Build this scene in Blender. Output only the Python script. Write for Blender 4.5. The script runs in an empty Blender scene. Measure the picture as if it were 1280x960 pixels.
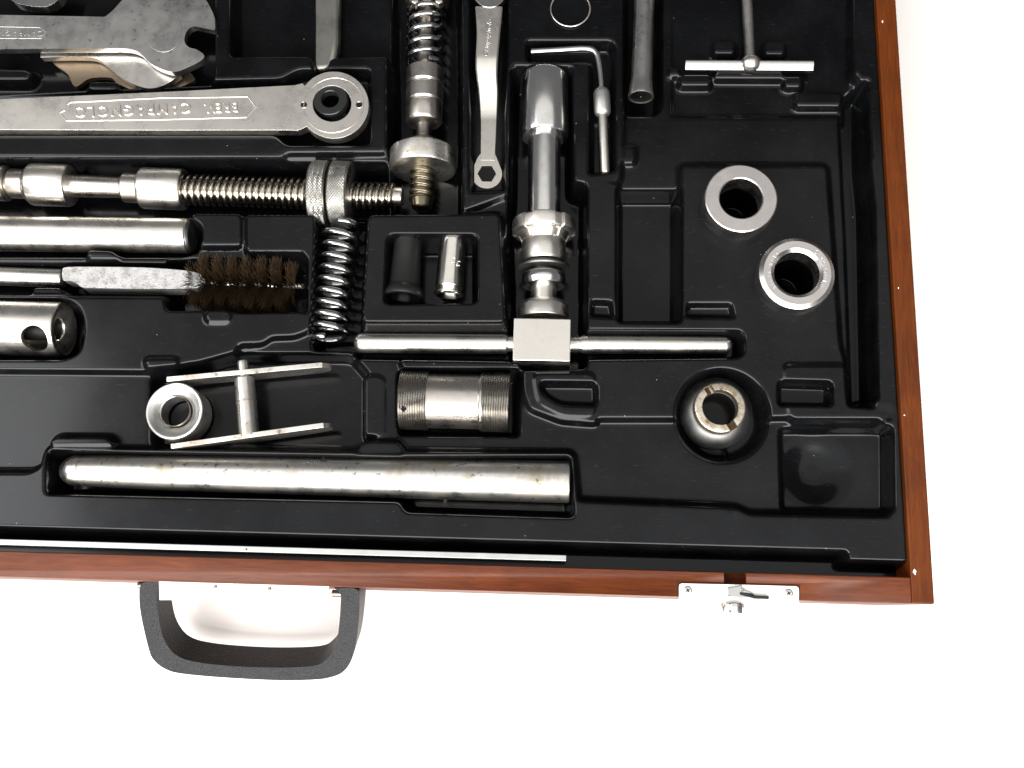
import bpy, bmesh, math, random
import numpy as np
from mathutils import Vector, Matrix, geometry

random.seed(4)
rng = np.random.default_rng(4)
C = bpy.context.scene.collection
scene = bpy.context.scene
MM = 0.001

# ------------------------------------------------------------------ camera
F, H = 1240.0, 600.0            # focal length in photo pixels, camera height over the case rim in mm
D = np.array([42.0, 288.0, F]); D /= np.linalg.norm(D)
m_ = 0.0218
Xc = np.array([1.0, m_, -(D[0] + m_ * D[1]) / D[2]]); Xc /= np.linalg.norm(Xc)
Zc = -D
Yc = np.cross(Zc, Xc)
cam_data = bpy.data.cameras.new('camera')
cam = bpy.data.objects.new('camera', cam_data); C.objects.link(cam)
R = Matrix(((Xc[0], -Xc[1], -Xc[2], 0), (Yc[0], -Yc[1], -Yc[2], 0), (Zc[0], -Zc[1], -Zc[2], H * MM), (0, 0, 0, 1)))
cam.matrix_world = R
cam_data.sensor_width = 36.0
cam_data.lens = 36.0 * F / 1280.0
cam_data.clip_start = 0.02
cam_data.clip_end = 30
scene.camera = cam

# ------------------------------------------------------------------ light
world = bpy.data.worlds.new('World'); scene.world = world; world.use_nodes = True
bg = world.node_tree.nodes['Background']
bg.inputs['Color'].default_value = (0.97, 0.97, 1.0, 1)
bg.inputs['Strength'].default_value = 0.16


def area(name, loc, target, sx, sy, radiance, col=(1, 1, 1)):
    l = bpy.data.lights.new(name, 'AREA'); l.shape = 'RECTANGLE'; l.size = sx; l.size_y = sy
    l.energy = radiance * math.pi * sx * sy; l.color = col
    o = bpy.data.objects.new(name, l); C.objects.link(o)
    o.location = loc
    o.rotation_euler = (Vector(target) - Vector(loc)).to_track_quat('-Z', 'Y').to_euler()
    return o


area('front_window_light', (-0.15, -1.15, 1.05), (0.0, 0.15, 0), 2.5, 1.0, 12.0, (1.0, 0.99, 0.97))
area('side_window_light', (-1.25, 0.15, 1.15), (0.0, 0.2, 0), 0.8, 0.8, 6.0, (0.97, 0.98, 1.0))
area('front_skylight', (-0.1, -0.65, 2.1), (-0.1, -0.65, 0), 3.8, 2.1, 1.35, (0.97, 0.98, 1.0))
area('ceiling_light', (-0.1, 0.88, 2.1), (-0.1, 0.88, 0), 3.8, 0.95, 0.9, (1.0, 0.98, 0.95))
scene.view_settings.view_transform = 'Standard'
scene.view_settings.look = 'None'
scene.view_settings.exposure = 0.0
scene.view_settings.gamma = 1.0
scene.render.engine = 'CYCLES'
scene.cycles.use_denoising = True
scene.cycles.max_bounces = 8


# ------------------------------------------------------------------ placing helpers
def P(u, v, z=0.0):
    """point of the place (mm) at height z on the line of sight of photo pixel u, v"""
    d = np.array([u - 640.0, v - 480.0, F])
    w = np.array([d @ Xc, d @ Yc, d @ Zc])
    t = (z - H) / w[2]
    return np.array([w[0] * t, w[1] * t, z])


def Pv(uv, z):
    return [P(u, v, z) for u, v in uv]


# ------------------------------------------------------------------ materials
def nodes(name):
    m = bpy.data.materials.new(name); m.use_nodes = True
    nt = m.node_tree
    return m, nt, nt.nodes['Principled BSDF']


def tex_coord(nt, scale=(1, 1, 1), rot=(0, 0, 0)):
    tc = nt.nodes.new('ShaderNodeTexCoord'); mp = nt.nodes.new('ShaderNodeMapping')
    mp.inputs['Scale'].default_value = scale; mp.inputs['Rotation'].default_value = rot
    nt.links.new(tc.outputs['Object'], mp.inputs['Vector'])
    return mp.outputs['Vector']


def noise(nt, vec, scale, detail=4, rough=0.6, dist=0.0):
    n = nt.nodes.new('ShaderNodeTexNoise'); n.inputs['Scale'].default_value = scale
    n.inputs['Detail'].default_value = detail; n.inputs['Roughness'].default_value = rough
    n.inputs['Distortion'].default_value = dist
    nt.links.new(vec, n.inputs['Vector'])
    return n.outputs['Fac']


def ramp(nt, fac, stops):
    r = nt.nodes.new('ShaderNodeValToRGB')
    e = r.color_ramp.elements
    while len(e) < len(stops): e.new(0.5)
    for k, (p, c) in enumerate(stops):
        e[k].position = p
        e[k].color = (c, c, c, 1) if isinstance(c, (int, float)) else (*c, 1)
    nt.links.new(fac, r.inputs['Fac'])
    return r.outputs['Color']


def bump(nt, fac, strength, dist, bsdf, prev=None):
    b = nt.nodes.new('ShaderNodeBump'); b.inputs['Strength'].default_value = strength
    b.inputs['Distance'].default_value = dist
    nt.links.new(fac, b.inputs['Height'])
    if prev is not None: nt.links.new(prev, b.inputs['Normal'])
    nt.links.new(b.outputs['Normal'], bsdf.inputs['Normal'])
    return b.outputs['Normal']


def metal(name, base=(0.62, 0.61, 0.58), rough=0.28, stain=(0.35, 0.30, 0.22), amount=0.5, sc=1.0,
          rvar=0.1, bmp=0.15, brush=None, spots=0.0):
    m, nt, b = nodes(name)
    v = tex_coord(nt)
    n1 = noise(nt, v, 60 * sc, 6, 0.65)
    n2 = noise(nt, v, 420 * sc, 4, 0.7)
    lo = 0.60 - 0.18 * amount
    col = nt.nodes.new('ShaderNodeMixRGB'); col.inputs[1].default_value = (*base, 1); col.inputs[2].default_value = (*stain, 1)
    f = ramp(nt, n1, [(lo, 0.0), (lo + 0.25, min(1, 0.75 * amount + 0.1))])
    nt.links.new(f, col.inputs[0])
    out = col.outputs[0]
    if spots > 0:
        n3 = noise(nt, v, 260 * sc, 2, 0.5)
        mx = nt.nodes.new('ShaderNodeMixRGB'); mx.inputs[2].default_value = (stain[0] * .35, stain[1] * .3, stain[2] * .25, 1)
        nt.links.new(out, mx.inputs[1]); nt.links.new(ramp(nt, n3, [(0.66 - 0.04 * spots, 0.0), (0.70, spots)]), mx.inputs[0])
        out = mx.outputs[0]
    nt.links.new(out, b.inputs['Base Color'])
    b.inputs['Metallic'].default_value = 1.0
    mr = nt.nodes.new('ShaderNodeMapRange'); mr.inputs['To Min'].default_value = max(0.03, rough - rvar); mr.inputs['To Max'].default_value = rough + rvar
    mr.inputs['From Min'].default_value = 0.3; mr.inputs['From Max'].default_value = 0.7
    nt.links.new(n1, mr.inputs['Value'])
    nt.links.new(mr.outputs['Result'], b.inputs['Roughness'])
    p = None
    if brush:
        vb = tex_coord(nt, brush)
        p = bump(nt, noise(nt, vb, 300, 3, 0.6), 0.12, 0.0002, b)
    if bmp: bump(nt, n2, bmp, 0.00006, b, p)
    return m


M = {}
M['chrome'] = metal('chrome_metal', (0.74, 0.73, 0.71), 0.19, (0.45, 0.42, 0.36), 0.4, rvar=0.06, bmp=0.04)
M['satin'] = metal('satin_steel', (0.75, 0.715, 0.66), 0.30, (0.50, 0.44, 0.34), 0.5, bmp=0.15, brush=(1, 9, 9))
M['worn'] = metal('worn_steel', (0.73, 0.71, 0.66), 0.34, (0.27, 0.20, 0.11), 0.85, bmp=0.3, spots=0.6)
M['cast'] = metal('zinc_plated_steel', (0.66, 0.65, 0.62), 0.40, (0.42, 0.38, 0.30), 0.5, bmp=0.35)
M['grey'] = metal('grey_steel', (0.50, 0.49, 0.47), 0.33, (0.32, 0.30, 0.25), 0.5, bmp=0.3, spots=0.5)
M['dark'] = metal('oiled_steel', (0.30, 0.28, 0.25), 0.30, (0.14, 0.11, 0.08), 0.6, bmp=0.25)
M['machined'] = metal('machined_steel', (0.56, 0.52, 0.475), 0.30, (0.30, 0.25, 0.18), 0.7, bmp=0.1)
M['bronze'] = metal('oily_bronze_thread', (0.19, 0.165, 0.115), 0.32, (0.10, 0.075, 0.045), 0.6, bmp=0.2)
M['thread'] = metal('oily_thread_steel', (0.34, 0.31, 0.26), 0.24, (0.22, 0.17, 0.10), 0.6, bmp=0.15)
M['rough'] = metal('rough_plated_steel', (0.62, 0.61, 0.60), 0.45, (0.28, 0.24, 0.20), 0.9, 3.0, bmp=6.0, spots=0.9)
M['rusty'] = metal('rust_stained_steel', (0.60, 0.55, 0.45), 0.42, (0.17, 0.085, 0.02), 1.0, 2.6, bmp=0.5, spots=0.8)
M['gunmetal'] = metal('gunmetal_body', (0.15, 0.15, 0.145), 0.42, (0.12, 0.11, 0.10), 0.4, bmp=0.1)
M['alu'] = metal('white_aluminium', (0.42, 0.43, 0.41), 0.5, (0.62, 0.60, 0.55), 0.25, bmp=0.3)


def plain(name, base, rough, spec=0.5, grain=0.0, gs=900, metallic=0.0):
    m, nt, b = nodes(name)
    b.inputs['Base Color'].default_value = (*base, 1); b.inputs['Roughness'].default_value = rough
    b.inputs['Specular IOR Level'].default_value = spec; b.inputs['Metallic'].default_value = metallic
    if grain:
        bump(nt, noise(nt, tex_coord(nt), gs, 3, 0.6), grain, 0.0005, b)
    return m


M['black_plastic_part'] = plain('black_plastic_part', (0.008, 0.008, 0.008), 0.35, 0.4)
M['dullbar'] = metal('dull_bar_steel', (0.34, 0.33, 0.30), 0.36, (0.2, 0.18, 0.15), 0.5, bmp=0.3)
M['knurl'] = metal('knurled_steel', (0.38, 0.37, 0.34), 0.33, (0.26, 0.24, 0.20), 0.5, bmp=0.1)
M['springwire'] = metal('spring_wire', (0.34, 0.34, 0.335), 0.15, (0.22, 0.21, 0.19), 0.3, bmp=0.05)
M['ringsteel'] = metal('ground_ring_steel', (0.60, 0.57, 0.55), 0.27, (0.45, 0.40, 0.34), 0.35, bmp=0.1)
M['socketchrome'] = metal('bright_plated_steel', (0.80, 0.77, 0.70), 0.20, (0.6, 0.55, 0.45), 0.3, bmp=0.05)
M['slot_shade'] = plain('brown_slot_shade', (0.035, 0.018, 0.007), 0.5, 0.25)  # dark brown stands in for shade in the cup's slots
M['inside'] = plain('dark_bore', (0.006, 0.005, 0.004), 0.5, 0.2)  # near-black: shade inside bores and hollows is put into the colour
M['bristle'] = plain('brown_bristle', (0.030, 0.018, 0.009), 0.6, 0.1)
M['black_rubber'] = plain('black_finish', (0.012, 0.013, 0.012), 0.28, 0.35)
M['engraving'] = plain('engraving_shadow', (0.20, 0.18, 0.15), 0.5, 0.5, metallic=1.0)
M['enamel'] = plain('pale_enamel_plate', (0.86, 0.83, 0.76), 0.35, 0.5)
M['tan'] = metal('tan_steel', (0.20, 0.155, 0.11), 0.45, (0.12, 0.09, 0.06), 0.5)  # tan base with darker mottling

# tray plastic
m, nt, b = nodes('vacuum_formed_black_plastic')
v = tex_coord(nt)
nd = noise(nt, v, 28, 5, 0.6)
mx = nt.nodes.new('ShaderNodeMixRGB'); mx.inputs[1].default_value = (0.0018, 0.0019, 0.0022, 1); mx.inputs[2].default_value = (0.0040, 0.0042, 0.0046, 1)
nt.links.new(ramp(nt, nd, [(0.4, 0.0), (0.65, 1.0)]), mx.inputs[0])
vo = nt.nodes.new('ShaderNodeTexVoronoi'); vo.inputs['Scale'].default_value = 150; vo.inputs['Randomness'].default_value = 1
nt.links.new(v, vo.inputs['Vector'])
mx2 = nt.nodes.new('ShaderNodeMixRGB'); mx2.inputs[2].default_value = (0.22, 0.21, 0.19, 1)
scf = nt.nodes.new('ShaderNodeMixRGB'); scf.inputs[2].default_value = (0.016, 0.016, 0.015, 1)
nt.links.new(mx.outputs[0], scf.inputs[1])
nt.links.new(ramp(nt, noise(nt, tex_coord(nt, (1, 5, 1), (0, 0, .6)), 170, 5, 0.75), [(0.60, 0.0), (0.72, 1.0)]), scf.inputs[0])
nt.links.new(scf.outputs[0], mx2.inputs[1])
# sparse dust: only some cells, only their very centre
cellpick = nt.nodes.new('ShaderNodeSeparateColor'); nt.links.new(vo.outputs['Color'], cellpick.inputs[0])
g1 = nt.nodes.new('ShaderNodeMath'); g1.operation = 'GREATER_THAN'; g1.inputs[1].default_value = 0.86; nt.links.new(cellpick.outputs[0], g1.inputs[0])
g2 = nt.nodes.new('ShaderNodeMath'); g2.operation = 'LESS_THAN'; g2.inputs[1].default_value = 0.045; nt.links.new(vo.outputs['Distance'], g2.inputs[0])
g3 = nt.nodes.new('ShaderNodeMath'); g3.operation = 'MULTIPLY'; nt.links.new(g1.outputs[0], g3.inputs[0]); nt.links.new(g2.outputs[0], g3.inputs[1])
nt.links.new(g3.outputs[0], mx2.inputs[0])
nt.links.new(mx2.outputs[0], b.inputs['Base Color'])
b.inputs['Specular IOR Level'].default_value = 0.215
mr = nt.nodes.new('ShaderNodeMapRange'); mr.inputs['To Min'].default_value = 0.10; mr.inputs['To Max'].default_value = 0.22
nt.links.new(nd, mr.inputs['Value']); nt.links.new(mr.outputs['Result'], b.inputs['Roughness'])
bump(nt, noise(nt, v, 900, 2, 0.5), 0.05, 0.0002, b)
M['tray'] = m


def wood(name, rot, a, c, k):
    m, nt, b = nodes(name)
    v = tex_coord(nt, (1, 14, 14) if rot == 0 else (14, 1, 14))
    n1 = noise(nt, v, 34, 6, 0.65, 0.6)
    v2 = tex_coord(nt, (1, 30, 30) if rot == 0 else (30, 1, 30))
    n2 = noise(nt, v2, 60, 3, 0.7)
    v3 = tex_coord(nt)
    n3 = noise(nt, v3, 22, 3, 0.5)
    col = ramp(nt, n1, [(0.30, a), (0.52, c), (0.74, k)])
    mx = nt.nodes.new('ShaderNodeMixRGB'); mx.blend_type = 'MULTIPLY'; mx.inputs[0].default_value = 0.5
    nt.links.new(col, mx.inputs[1]); nt.links.new(ramp(nt, n2, [(0.36, 0.45), (0.5, 1.0)]), mx.inputs[2])
    mx3 = nt.nodes.new('ShaderNodeMixRGB'); mx3.blend_type = 'MULTIPLY'; mx3.inputs[0].default_value = 0.6
    nt.links.new(mx.outputs[0], mx3.inputs[1]); nt.links.new(ramp(nt, n3, [(0.3, 0.6), (0.6, 1.0)]), mx3.inputs[2])
    nt.links.new(mx3.outputs[0], b.inputs['Base Color'])
    b.inputs['Roughness'].default_value = 0.40; b.inputs['Specular IOR Level'].default_value = 0.22
    bump(nt, n2, 0.25, 0.0004, b)
    return m


M['wood_x'] = wood('varnished_mahogany_front', 0, (0.075, 0.016, 0.005), (0.105, 0.025, 0.007), (0.135, 0.035, 0.010))
M['wood_y'] = wood('varnished_mahogany_side', 1, (0.070, 0.014, 0.0012), (0.100, 0.0215, 0.0016), (0.130, 0.031, 0.0025))

m, nt, b = nodes('white_table_surface')
b.inputs['Base Color'].default_value = (0.89, 0.855, 0.81, 1); b.inputs['Roughness'].default_value = 0.6
bump(nt, noise(nt, tex_coord(nt), 60, 3, 0.5), 0.03, 0.0005, b)
M['table'] = m

# dark moulded grip with leathery grain
m, nt, b = nodes('grained_black_grip')
nt.links.new(ramp(nt, noise(nt, tex_coord(nt), 1500, 2, 0.6), [(0.42, (0.003, 0.0032, 0.0035)), (0.64, (0.024, 0.026, 0.027))]), b.inputs['Base Color'])
b.inputs['Roughness'].default_value = 0.40
b.inputs['Specular IOR Level'].default_value = 0.24
bump(nt, noise(nt, tex_coord(nt), 1100, 2, 0.5), 0.9, 0.0006, b)
M['grip'] = m


# ------------------------------------------------------------------ object helpers
class Thing:
    """a top-level empty at the thing's base, its parts are children"""
    def __init__(s, name, label, cat, base, group=None):
        s.o = bpy.data.objects.new(name, None); C.objects.link(s.o)
        s.base = np.array(base, float)
        s.o.location = Vector(s.base * MM); s.o.empty_display_size = 0.01
        s.o['label'] = label; s.o['category'] = cat
        if group: s.o['group'] = group


def link(name, mesh, mat, thing=None, under=None, bevel=0, segs=2, angle=35, smooth=True):
    o = bpy.data.objects.new(name, mesh); C.objects.link(o)
    if mat is not None: mesh.materials.append(mat)
    par = under if under is not None else (thing.o if thing else None)
    if par is not None: o.parent = par
    if smooth:
        mesh.shade_smooth()
        mesh.set_sharp_from_angle(angle=math.radians(angle))
    if bevel:
        bv = o.modifiers.new('edge', 'BEVEL'); bv.width = bevel * MM; bv.segments = segs
        bv.limit_method = 'ANGLE'; bv.angle_limit = math.radians(35); bv.harden_normals = bool(smooth)
    return o


def build(name, V, Fc, mat, thing=None, under=None, **k):
    """V in mm of the place; stored relative to the thing's base"""
    V = np.asarray(V, float)
    base = thing.base if thing else np.zeros(3)
    me = bpy.data.meshes.new(name)
    me.from_pydata([tuple(p) for p in (V - base) * MM], [], [tuple(int(i) for i in f) for f in Fc])
    me.update()
    bm = bmesh.new(); bm.from_mesh(me); bmesh.ops.recalc_face_normals(bm, faces=bm.faces); bm.to_mesh(me); bm.free()
    return link(name, me, mat, thing, under, **k)


def chamfer(prof, c):
    out = [prof[0]]
    for i in range(1, len(prof) - 1):
        a, p, q = np.array(prof[i - 1]), np.array(prof[i]), np.array(prof[i + 1])
        u, w = a - p, q - p
        lu, lw = np.linalg.norm(u), np.linalg.norm(w)
        if lu < 1e-6 or lw < 1e-6: continue
        ang = math.degrees(math.acos(np.clip(-(u @ w) / lu / lw, -1, 1)))
        if ang > 22:
            d = min(c, .35 * lu, .35 * lw)
            out += [tuple(p + u / lu * d), tuple(p + w / lw * d)]
        else: out.append(tuple(p))
    out.append(prof[-1])
    return out


def frame_of(ax):
    ax = ax / np.linalg.norm(ax)
    up = np.array([0, 0, 1.0]) if abs(ax[2]) < .9 else np.array([0, 1.0, 0])
    e1 = up - ax * (up @ ax); e1 /= np.linalg.norm(e1)
    return ax, e1, np.cross(ax, e1)


def lathe(thing, name, A, ax, prof, mat, n=56, ch=0.4, close=False, rfun=None, **k):
    """surface of revolution: prof = [(distance along axis, radius)] in mm"""
    ax, e1, e2 = frame_of(np.asarray(ax, float))
    A = np.asarray(A, float)
    pr = chamfer(prof, ch) if ch and not close else prof
    if close: 
        q = list(prof); q = [q[-1]] + q + [q[0]]
        pr = chamfer(q, ch)[1:-1] if ch else prof
    V, Fc, rings = [], [], []
    th = np.linspace(0, 2 * np.pi, n, endpoint=False)
    for (d, r) in pr:
        if r < 1e-4:
            rings.append([len(V)]); V.append(A + ax * d)
        else:
            i0 = len(V); rings.append(list(range(i0, i0 + n)))
            for t in th:
                rr = r if rfun is None else rfun(d, r, t)
                V.append(A + ax * d + (e1 * math.cos(t) + e2 * math.sin(t)) * rr)
    pairs = list(zip(rings[:-1], rings[1:]))
    if close: pairs.append((rings[-1], rings[0]))
    for a, b_ in pairs:
        if len(a) == 1 and len(b_) == 1: continue
        for i in range(n):
            j = (i + 1) % n
            if len(a) == 1: Fc.append((a[0], b_[j], b_[i]))
            elif len(b_) == 1: Fc.append((a[i], a[j], b_[0]))
            else: Fc.append((a[i], a[j], b_[j], b_[i]))
    k.setdefault('angle', 24)
    return build(name, V, Fc, mat, thing, **k)


def axis_px(A, B, za, zb=None):
    zb = za if zb is None else zb
    WA, WB = P(*A, za), P(*B, zb)
    ax = WB - WA; L = np.linalg.norm(ax); ax = ax / L
    L_px = math.hypot(B[0] - A[0], B[1] - A[1])
    du, dv = (B[0] - A[0]) / L_px, (B[1] - A[1]) / L_px

    def conv(d, r):
        f = d / L_px
        z = za + (zb - za) * f
        u, v = A[0] + du * d, A[1] + dv * d
        w = P(u, v, z)
        s = (w - WA) @ ax
        pp = np.linalg.norm(P(u - dv * 5, v + du * 5, z) - P(u + dv * 5, v - du * 5, z)) / 10
        return s, r * pp
    return WA, ax, conv


def lathe_px(thing, name, A, B, z, prof, mat, zb=None, **k):
    WA, ax, conv = axis_px(A, B, z, zb)
    return lathe(thing, name, WA, ax, [conv(d, r) for d, r in prof], mat, **k)


def thread_px(thing, name, A, B, z, r, pitch, depth, mat, d0, d1, zb=None, n=48, per=14, sharp=1.0, **k):
    WA, ax, conv = axis_px(A, B, z, zb)
    s0, R0 = conv(d0, r); s1, R1 = conv(d1, r)
    pt = (s1 - s0) / ((d1 - d0) / pitch); dp = depth * R0 / r
    ax, e1, e2 = frame_of(ax)
    ns = int((s1 - s0) / pt * per) + 1
    V, Fc = [], []
    for i in range(ns):
        s = s0 + (s1 - s0) * i / (ns - 1)
        R_ = R0 + (R1 - R0) * i / (ns - 1)
        for j in range(n):
            t = 2 * math.pi * j / n
            ph = (s / pt + j / n) % 1.0
            tri = abs(2 * ph - 1)
            rr = R_ - dp * (1 - tri) ** sharp if sharp >= 1 else R_ - dp * min(1, max(0, (0.62 - tri) / 0.3))
            V.append(WA + ax * s + (e1 * math.cos(t) + e2 * math.sin(t)) * rr)
    for i in range(ns - 1):
        for j in range(n):
            q = (j + 1) % n
            Fc.append((i * n + j, i * n + q, (i + 1) * n + q, (i + 1) * n + j))
    Fc.append(tuple(range(n))); Fc.append(tuple(range((ns - 1) * n, ns * n)))
    return build(name, V, Fc, mat, thing, angle=60, **k)


def catmull(pts, n=6, closed=True, sharp=()):
    """smooth outline through points; indices in sharp stay corners"""
    out = []; N = len(pts); pts = [np.array(p, float) for p in pts]
    rngi = range(N) if closed else range(N - 1)
    for i in rngi:
        p1, p2 = pts[i], pts[(i + 1) % N]
        p0 = pts[(i - 1) % N] if (closed or i > 0) and i not in sharp else p1
        p3 = pts[(i + 2) % N] if (closed or i < N - 2) and (i + 1) % N not in sharp else p2
        if i in sharp and (i + 1) % N in sharp:
            out.append(tuple(p1)); continue
        for k in range(n):
            t = k / n
            out.append(tuple(.5 * ((2 * p1) + (-p0 + p2) * t + (2 * p0 - 5 * p1 + 4 * p2 - p3) * t * t + (-p0 + 3 * p1 - 3 * p2 + p3) * t ** 3)))
    if not closed: out.append(tuple(pts[-1]))
    return out


def circle(u, v, ru, rv=None, n=40, a0=0):
    rv = rv or ru
    return [(u + ru * math.cos(2 * math.pi * i / n + a0), v + rv * math.sin(2 * math.pi * i / n + a0)) for i in range(n)]


def slab(thing, name, outline, z, thick, mat, holes=(), zfun=None, bevel=0.5, world=False, direction=None, **k):
    """flat piece cut from plate; outline (and holes) in photo pixels at height z, or in mm with world=True"""
    loops = [outline] + list(holes)
    W = []
    for lp in loops:
        W.append([np.array((p[0], p[1], z), float) if world else P(p[0], p[1], z) for p in lp])
    tess = geometry.tessellate_polygon([[Vector(p) for p in lp] for lp in W])
    top = [p for lp in W for p in lp]
    if zfun: top = [np.array([p[0], p[1], z + zfun(p)]) for p in top]
    dirv = np.array([0, 0, -1.0]) if direction is None else np.array(direction)
    n = len(top)
    V = top + [p + dirv * thick for p in top]
    Fc = [tuple(t) for t in tess] + [tuple(i + n for i in reversed(t)) for t in tess]
    i0 = 0
    for lp in W:
        L = len(lp)
        for i in range(L):
            j = (i + 1) % L
            Fc.append((i0 + i, i0 + j, i0 + j + n, i0 + i + n))
        i0 += L
    return build(name, V, Fc, mat, thing, bevel=bevel, **k)


def box(thing, name, c, e, size, mat, bevel=0.5, **k):
    """c centre, e three unit axes, size full extents (mm)"""
    c = np.asarray(c, float); V = []
    for sx in (-.5, .5):
        for sy in (-.5, .5):
            for sz in (-.5, .5):
                V.append(c + e[0] * sx * size[0] + e[1] * sy * size[1] + e[2] * sz * size[2])
    Fc = [(0, 1, 3, 2), (4, 6, 7, 5), (0, 4, 5, 1), (2, 3, 7, 6), (0, 2, 6, 4), (1, 5, 7, 3)]
    return build(name, V, Fc, mat, thing, bevel=bevel, **k)


EX, EY, EZ = np.eye(3)


def aabox(thing, name, x0, x1, y0, y1, z0, z1, mat, **k):
    return box(thing, name, ((x0 + x1) / 2, (y0 + y1) / 2, (z0 + z1) / 2), (EX, EY, EZ), (x1 - x0, y1 - y0, z1 - z0), mat, **k)


def tube(thing, name, pts, r, mat, n=12, rs=None, **k):
    pts = [np.asarray(p, float) for p in pts]
    V, Fc = [], []
    up = None
    for i, p in enumerate(pts):
        t = pts[min(i + 1, len(pts) - 1)] - pts[max(i - 1, 0)]; t /= np.linalg.norm(t)
        if up is None:
            up = np.array([0, 0, 1.0]) if abs(t[2]) < .9 else np.array([1.0, 0, 0])
        up = up - t * (up @ t); up /= np.linalg.norm(up)
        s = np.cross(t, up)
        R_ = r if rs is None else rs[i]
        for j in range(n):
            a = 2 * math.pi * j / n
            V.append(p + (up * math.cos(a) + s * math.sin(a)) * R_)
    for i in range(len(pts) - 1):
        for j in range(n):
            q = (j + 1) % n
            Fc.append((i * n + j, i * n + q, (i + 1) * n + q, (i + 1) * n + j))
    Fc.append(tuple(range(n))); Fc.append(tuple(range((len(pts) - 1) * n, len(pts) * n)))
    return build(name, V, Fc, mat, thing, angle=50, **k)


def text_mesh(s, shear=0.0, res=2):
    cu = bpy.data.curves.new('lettering', 'FONT'); cu.body = s; cu.size = 1; cu.shear = shear
    cu.extrude = 0.03; cu.space_character = 1.22; cu.bevel_depth = 0.012; cu.bevel_resolution = 0; cu.resolution_u = res
    o = bpy.data.objects.new('lettering', cu); C.objects.link(o)
    dg = bpy.context.evaluated_depsgraph_get(); dg.update()
    me = o.evaluated_get(dg).to_mesh()
    V = np.array([v.co[:] for v in me.vertices]); Fc = [tuple(p.vertices) for p in me.polygons]
    o.evaluated_get(dg).to_mesh_clear()
    bpy.data.objects.remove(o); bpy.data.curves.remove(cu)
    return V, Fc


def lettering(thing, name, s, cpx, z, w_px, h_px, xd, mat, relief=0.5, shear=0.0, under=None, zfun=None):
    """raised letters lying on a flat face; xd = reading direction in photo pixels"""
    V, Fc = text_mesh(s, shear)
    lo, hi = V.min(0), V.max(0)
    xd = np.array(xd, float); xd /= np.linalg.norm(xd); yd = np.array([xd[1], -xd[0]])
    out = []
    for p in V:
        a = ((p[0] - lo[0]) / (hi[0] - lo[0]) - .5) * w_px
        b2 = ((p[1] - lo[1]) / (hi[1] - lo[1]) - .5) * h_px
        u = cpx[0] + xd[0] * a + yd[0] * b2; v2 = cpx[1] + xd[1] * a + yd[1] * b2
        w = P(u, v2, z); w[2] += (p[2] - lo[2]) / (hi[2] - lo[2]) * relief - .15
        out.append(w)
    return build(name, out, Fc, mat, thing, under=under, angle=20)


def boolean_cut(o, cutter):
    md = o.modifiers.new('cut', 'BOOLEAN'); md.operation = 'DIFFERENCE'; md.object = cutter; md.solver = 'EXACT'
    dg = bpy.context.evaluated_depsgraph_get(); dg.update()
    me = bpy.data.meshes.new_from_object(o.evaluated_get(dg))
    o.modifiers.clear(); o.data = me
    bpy.data.objects.remove(cutter)
    me.shade_smooth(); me.set_sharp_from_angle(angle=math.radians(35))


# ------------------------------------------------------------------ setting: the white surface
TZ = -85.0
me_ = slab(None, 'table', [(-2500, -2500), (2500, -2500), (2500, 3000), (-2500, 3000)], TZ - 0.5, 20, M['table'], world=True, bevel=0)
me_['kind'] = 'structure'

# ------------------------------------------------------------------ the case
OX = P(1168, 745)[0]; IX = P(1137, 700)[0]     # right rail outer / inner x
OY = P(584, 738)[1]; IY = P(567, 705)[1]       # front rail outer / inner y
FAR_Y, FAR_X = 520.0, -470.0
case = Thing('tool_case', 'open mahogany tool case with black plastic tray, black carry handle and white latch plate', 'tool case', (0, OY, TZ))
r_ = aabox(case, 'side_rail', IX, OX, OY, FAR_Y, TZ, 0, M['wood_y'], bevel=1.1, segs=3)
r_['label'] = 'orange brown right hand wooden rail'
fr = aabox(case, 'front_rail', FAR_X, IX - .05, OY, IY, TZ, -0.05, M['wood_x'], bevel=0.6, segs=2)
fr['label'] = 'reddish front wooden rail with latch notch'
nx0, nx1 = P(905, 730)[0], P(933, 730)[0]
cut = aabox(None, 'cutter', nx0, nx1, P(915, 731)[1], IY + 5, -7, 5, None, bevel=0, smooth=False)
boolean_cut(fr, cut)
cut = aabox(None, 'cutter', P(847, 731)[0] - .3, P(1000, 731)[0], OY - 5, P(915, 728)[1], -1.6, 5, None, bevel=0, smooth=False)
boolean_cut(fr, cut)
bo = aabox(case, 'base_board', FAR_X, IX - .1, IY + .1, FAR_Y, TZ + .2, TZ + 6, M['wood_x'], bevel=0)
# chipped varnish marks: tiny pale nicks on the rails
for (u, v, w, h) in ((1143.2, 715, 2.2, 4.0), (1130.5, 519, 1.1, .9), (1103, 27, .9, 2.0), (1123, 360, .7, 1.4), (1161, 561, .7, 1.2)):
    slab(case, 'varnish_chip', [(u - w, v), (u - w * .2, v - h), (u + w, v - h * .3), (u + w * .5, v + h)], 0.12, 0.3, M['enamel'], bevel=0)

# light metal strip between tray and front rail
s0, s1 = P(-60, 674), P(708, 699.5)
yA = P(400, 689)[1]
st = aabox(case, 'metal_strip', P(-60, 676)[0], P(708, 700)[0], yA - 1.6, yA + 1.9, -9, -1.2, M['alu'], bevel=0.4)
st['label'] = 'thin pale aluminium strip along the front rail'
for u in (308,):
    lathe(case, 'strip_rivet', P(u, 686.5, -1.3), EZ, [(0, .55), (.25, .5), (.3, 0)], M['inside'], n=12, ch=0, under=st)

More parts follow.
